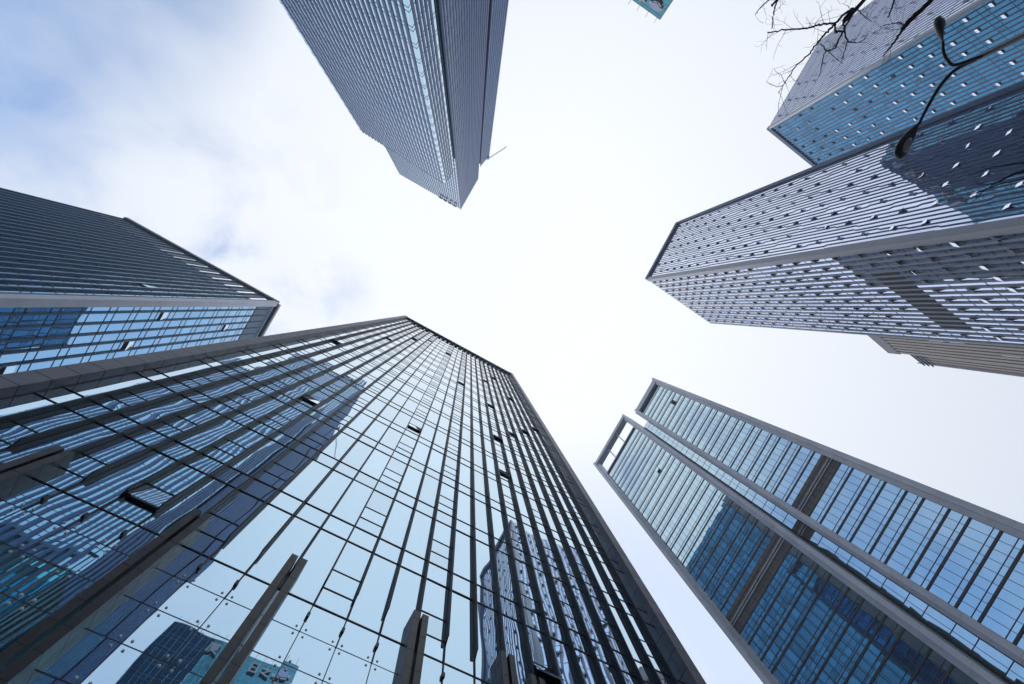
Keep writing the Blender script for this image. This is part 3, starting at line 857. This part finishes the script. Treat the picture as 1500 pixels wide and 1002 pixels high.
lg.face_shape(fr, L([(0.2, 1.0), (1.4, .5), (2.6, 1.0), (2.6, 2.2), (1.4, 2.7), (.2, 2.2)]), .1, .5); lg.build('sign_emblem', M['sign_blue'], far)
lg = MB()
for q in range(3):
    lg.face_shape(fr, L([(-.3, 1.1 + q * .28), (.12, 1.1 + q * .28), (.12, 1.22 + q * .28), (-.3, 1.22 + q * .28)]), .1, .45)
    lg.face_shape(fr, L([(2.68, 1.1 + q * .28), (3.1, 1.1 + q * .28), (3.1, 1.22 + q * .28), (2.68, 1.22 + q * .28)]), .1, .45)
lg.build('sign_emblem', M['sign_white'], far)
lg = MB(); lg.face_shape(fr, L([(.4, .3), (1.3, -.1), (1.3, .35), (.4, .75)]), .1, .5); lg.face_shape(fr, L([(1.5, -.1), (2.5, .3), (2.5, .75), (1.5, .35)]), .1, .5)
lg.build('sign_emblem', M['sign_grey'], far)
bw = MB()
for a, b in ((plan[2], plan[3]), (plan[3], plan[0])):
    f_, w_ = face(a, b, tuple(Vector(a) + Vector(b) - Vector(mid(plan)[:2])))
    bw.box(f_, .3, w_ - .3, -CZ, FH - .5, -.45, 0)
    for k in range(int(w_)): bw.box(f_, .5 + k, .7 + k, -CZ, FH - .5, 0, .2)
bw.build('back_wall', M['fin_left'], far)
MB().prism(inset(plan, .6), FH - .7 + CZ, FH - .4 + CZ).build('roof', M['roof'], far)

# ------------------------------------------------------------------ street lamp
def ray(px, py, h):
    d = Vector(((px - 750) / FP, -(py - 501) / FP, -1))
    k = h / d.dot(zc)
    return Vector((d.dot(xc) * k, d.dot(yc) * k, h + CZ))
pole_xy = (10.09, -4.91)
lamp = thing('street_lamp', 'black street lamp with two curved arms in front of the striped towers', 'street lamp', (pole_xy[0], pole_xy[1], 0))
MB().tube([(pole_xy[0], pole_xy[1], 0), (pole_xy[0], pole_xy[1], .5), (pole_xy[0], pole_xy[1], .55), (pole_xy[0], pole_xy[1], 5), (pole_xy[0], pole_xy[1], 10.45)], [.11, .11, .075, .06, .042], 14).build('pole', M['lamp'], lamp, True)
def spline(P, n=10):
    out = []
    for i in range(len(P) - 1):
        p0, p1, p2, p3 = P[max(i - 1, 0)], P[i], P[i + 1], P[min(i + 2, len(P) - 1)]
        for k in range(n):
            t = k / n
            out.append(.5 * ((2 * p1) + (p2 - p0) * t + (2 * p0 - 5 * p1 + 4 * p2 - p3) * t * t + (3 * p1 - p0 - 3 * p2 + p3) * t ** 3))
    out.append(P[-1]); return out
def lamp_head(root, base, tip, roll, wid):
    """a flattened teardrop with a lens let into its underside"""
    ax = (tip - base); L = ax.length; ax.normalize()
    side = ax.cross(Vector((0, 0, 1))).normalized(); up = side.cross(ax)
    side, up = side * math.cos(roll) + up * math.sin(roll), up * math.cos(roll) - side * math.sin(roll)
    prof = [(0, .16), (.06, .2), (.15, .36), (.3, .62), (.48, .86), (.65, .98), (.78, 1.0), (.88, .93), (.95, .76), (.99, .5), (1.0, .2)]
    b = MB(); rings = []
    seg = 20
    for x, r in prof:
        i = len(b.v)
        for q in range(seg):
            c = 2 * math.pi * q / seg
            z = math.sin(c); z = z * (.62 if z > 0 else .30)
            p = base + ax * (x * L) + side * (math.cos(c) * r * wid) + up * (z * r * wid)
            b.v.append(tuple(p))
        rings.append(i)
    for i, j in zip(rings, rings[1:]):
        for q in range(seg):
            r = (q + 1) % seg; b.f.append((i + q, j + q, j + r, i + r))
    b.f.append(tuple(rings[0] + q for q in range(seg))); b.f.append(tuple(rings[-1] + q for q in range(seg))[::-1])
    h = b.build('lamp_head', M['lamp'], root, True)
    ln = MB(); c0 = base + ax * (.70 * L) - up * (.285 * wid)
    rr = []
    for (sc, dz) in ((1.0, 0), (.98, .10), (.7, .17), (.3, .20)):
        i = len(ln.v)
        for q in range(18):
            c = 2 * math.pi * q / 18
            ln.v.append(tuple(c0 + ax * (math.cos(c) * .19 * L * sc) + side * (math.sin(c) * .52 * wid * sc) - up * (dz * wid)))
        rr.append(i)
    for i, j in zip(rr, rr[1:]):
        for q in range(18):
            r = (q + 1) % 18; ln.f.append((i + q, i + r, j + r, j + q))
    ln.f.append(tuple(rr[-1] + q for q in range(18)))
    ln.build('lens', M['lens'], h, True)
j0 = Vector((pole_xy[0], pole_xy[1], 8.8 + CZ))
a1 = [j0, ray(1400, 102, 9.1), ray(1378, 125, 9.25), ray(1358, 158, 9.3), ray(1346, 182, 9.25)]
MB().tube(spline(a1), [.040 - .012 * k / 40 for k in range(41)], 10).build('arm', M['lamp'], lamp, True)
a2 = [j0 + Vector((0, 0, -.12)), ray(1400, 95, 8.95), ray(1388, 88, 9.05), ray(1382, 76, 9.1), ray(1381, 60, 9.1)]
MB().tube(spline(a2), [.034 - .008 * k / 40 for k in range(41)], 10).build('arm', M['lamp'], lamp, True)
lamp_head(lamp, ray(1347, 179, 9.25), ray(1315, 229, 9.10), 0.25, .175)
lamp_head(lamp, ray(1381.5, 62, 9.1), ray(1375.5, 24, 8.93), -.55, .165)

# ------------------------------------------------------------------ bare trees
rt = random.Random(11)
def limb(P, r0, r1, n=6, wob=.006):
    Q = spline(P, n)
    Q = [q + Vector((rt.gauss(0, wob), rt.gauss(0, wob), rt.gauss(0, wob))) if 0 < k < len(Q) - 1 else q for k, q in enumerate(Q)]
    R = [(r0 + (r1 - r0) * k / (len(Q) - 1)) * rt.uniform(.93, 1.08) for k in range(len(Q))]
    return Q, R
def twigs(Q, every, L, r, depth=1, spread=1.0, onto=None):
    """side shoots along a branch; each shoot with its own side shoots is one mesh"""
    out = []
    for k in range(2, len(Q), every):
        if rt.random() < .25: continue
        b = onto or MB()
        p = Q[k]; d = (Q[min(k + 1, len(Q) - 1)] - Q[k - 1]).normalized()
        side = Vector((rt.gauss(0, 1), rt.gauss(0, 1), rt.gauss(0, .5))).normalized()
        v = (d * rt.uniform(.2, .9) + side * spread).normalized()
        ln = L * rt.uniform(.4, 1.2); pts = [p]
        for q in range(4):
            v = (v + Vector((rt.gauss(0, .16), rt.gauss(0, .16), rt.gauss(0, .12)))).normalized(); pts.append(pts[-1] + v * ln / 4)
        b.tube(pts, [r, r * .85, r * .7, r * .55, r * .4], 4)
        if depth > 0: twigs(pts, 1, L * .45, r * .6, depth - 1, spread, b)
        if onto is None: out.append(b)
    return out
def R7(P, h0, h1):
    n = len(P); return [ray(1100 + x / 6.26, y / 6.26, h0 + (h1 - h0) * k / (n - 1)) for k, (x, y) in enumerate(P)]
def R8(P, h0, h1):
    n = len(P); return [ray(1280 + x / 4.17, y / 4.17, h0 + (h1 - h0) * k / (n - 1)) for k, (x, y) in enumerate(P)]
tree = thing('bare_tree', 'leafless tree with thick dark branches above the street lamp', 'tree', (10.6, -10.2, 0), 'leafless street trees')
fork = Vector((10.2, -9.8, 4.6))
Q, R = limb([Vector((10.6, -10.2, 0)), Vector((10.5, -10.15, 1.5)), Vector((10.35, -10.0, 3.2)), fork], .19, .13, 5, .02)
MB().tube(Q, R, 12).build('trunk', M['bark'], tree, True)
def branch(P, r0, r1, every=3, L=.5, tr_=.006, depth=1, seg=7, spread=1.0):
    Q, R = limb(P, r0, r1)
    o = MB().tube(Q, R, seg).build('branch', M['bark'], tree, True)
    
    for t in twigs(Q, every, L, tr_, depth, spread): t.build('twig', M['twig'], o)
    return Q
pA = R7([(1040, -10), (940, 75), (865, 120), (780, 210), (700, 290), (640, 360), (590, 420), (540, 490), (480, 545), (400, 620), (360, 690), (310, 760), (270, 820), (250, 855)], 7.2, 8.6)
branch([fork, Vector((8.6, -8.0, 6.9))] + pA, .025, .005, 5, .42, .0045)
pB = R7([(1050, -5), (950, 100), (910, 170), (870, 240), (840, 300), (800, 370), (770, 440), (700, 470), (665, 495)], 7.15, 8.3)
branch([fork + Vector((.02, .05, .1)), Vector((8.75, -8.1, 6.8))] + pB, .021, .009, 5, .4, .0045)
branch(R7([(780, 208), (650, 225), (560, 245), (470, 262), (360, 270), (240, 285), (150, 300)], 7.65, 8.3), .017, .010, 3, .42, .004)
branch(R7([(850, 290), (790, 292), (772, 262), (776, 225)], 7.75, 7.7), .016, .014, 9, .2, .004, 0)
branch(R7([(855, 160), (850, 240), (880, 370), (930, 390), (1010, 380), (1060, 350)], 7.6, 8.2), .014, .007, 4, .3, .004)
branch(R7([(665, 495), (650, 600), (630, 700)], 8.3, 8.6), .008, .004, 5, .25, .003)
branch(R7([(640, 400), (700, 470), (800, 550), (840, 590)], 8.0, 8.6), .009, .004, 5, .3, .003)
branch(R7([(880, 380), (850, 500), (830, 570)], 8.0, 8.5), .008, .004, 5, .25, .003)
branch(R7([(310, 760), (280, 700), (210, 630)], 8.5, 8.8), .006, .003, 5, .2, .003)
branch(R7([(300, 790), (220, 790), (140, 750)], 8.5, 8.8), .006, .003, 5, .2, .003)
pC = R7([(290, -60), (245, 0), (215, 90), (205, 150), (190, 260)], 7.4, 8.0)
branch([Vector((8.6, -8.0, 6.9)), Vector((6.9, -7.0, 8.4))] + pC, .018, .008, 4, .35, .004)
branch([pC[0]] + R7([(170, 0), (90, 70), (40, 135)], 7.5, 8.0), .014, .005, 4, .3, .003)
pD = R8([(355, -10), (300, 50), (240, 100), (190, 150), (150, 220), (100, 290), (55, 345)], 6.4, 7.4)
branch([fork, Vector((9.6, -8.3, 5.6))] + pD, .036, .010, 4, .4, .0045)
branch(R8([(170, -160), (148, -80), (130, -20), (112, 45), (88, 105)], 6.8, 7.5), .02, .010, 4, .3, .004)
branch(R8([(190, 150), (150, 140), (90, 150), (40, 160)], 6.9, 7.6), .010, .004, 3, .3, .003)
branch(R7([(980, 90), (1040, 150), (1110, 200)], 7.3, 7.9), .010, .004, 3, .3, .003)

tree2 = thing('bare_tree', 'leafless tree showing only fine twigs, below the street lamp', 'tree', (14.2, -2.6, 0), 'leafless street trees')
tree = tree2
f2_ = Vector((13.9, -2.7, 4.6))
Q, R = limb([Vector((14.2, -2.6, 0)), Vector((14.1, -2.62, 1.6)), Vector((14.0, -2.65, 3.1)), f2_], .16, .1, 5, .02)
MB().tube(Q, R, 12).build('trunk', M['bark'], tree, True)
for P, h in (([(1560, 225), (1500, 238), (1450, 246), (1418, 258)], 7.6), ([(1570, 250), (1500, 262), (1450, 275), (1405, 292)], 7.3), ([(1560, 262), (1500, 252), (1460, 268), (1432, 270)], 7.8), ([(1560, 232), (1510, 246), (1470, 262), (1442, 280), (1420, 300)], 7.5)):
    PP = [ray(x, y, h + .15 * k) for k, (x, y) in enumerate(P)]
    branch([f2_, f2_.lerp(PP[0], .5) + Vector((0, 0, .3))] + PP, .03, .004, 3, .4, .0035)

# ------------------------------------------------------------------ thin city haze
hz = MB().prism([(-1600, -1600), (1600, -1600), (1600, 1600), (-1600, 1600)], -2, 212)
hm = bpy.data.materials.new('thin_haze'); hm.use_nodes = True
hn = hm.node_tree.nodes; hn.remove(hn['Principled BSDF'])
pv = hn.new('ShaderNodeVolumePrincipled'); pv.inputs['Color'].default_value = (.80, .90, 1, 1)
pv.inputs['Density'].default_value = .0006; pv.inputs['Anisotropy'].default_value = .3
hm.node_tree.links.new(pv.outputs[0], hn['Material Output'].inputs['Volume'])
tag(hz.build('haze', hm), kind='stuff')
S.cycles.volume_bounces = 1
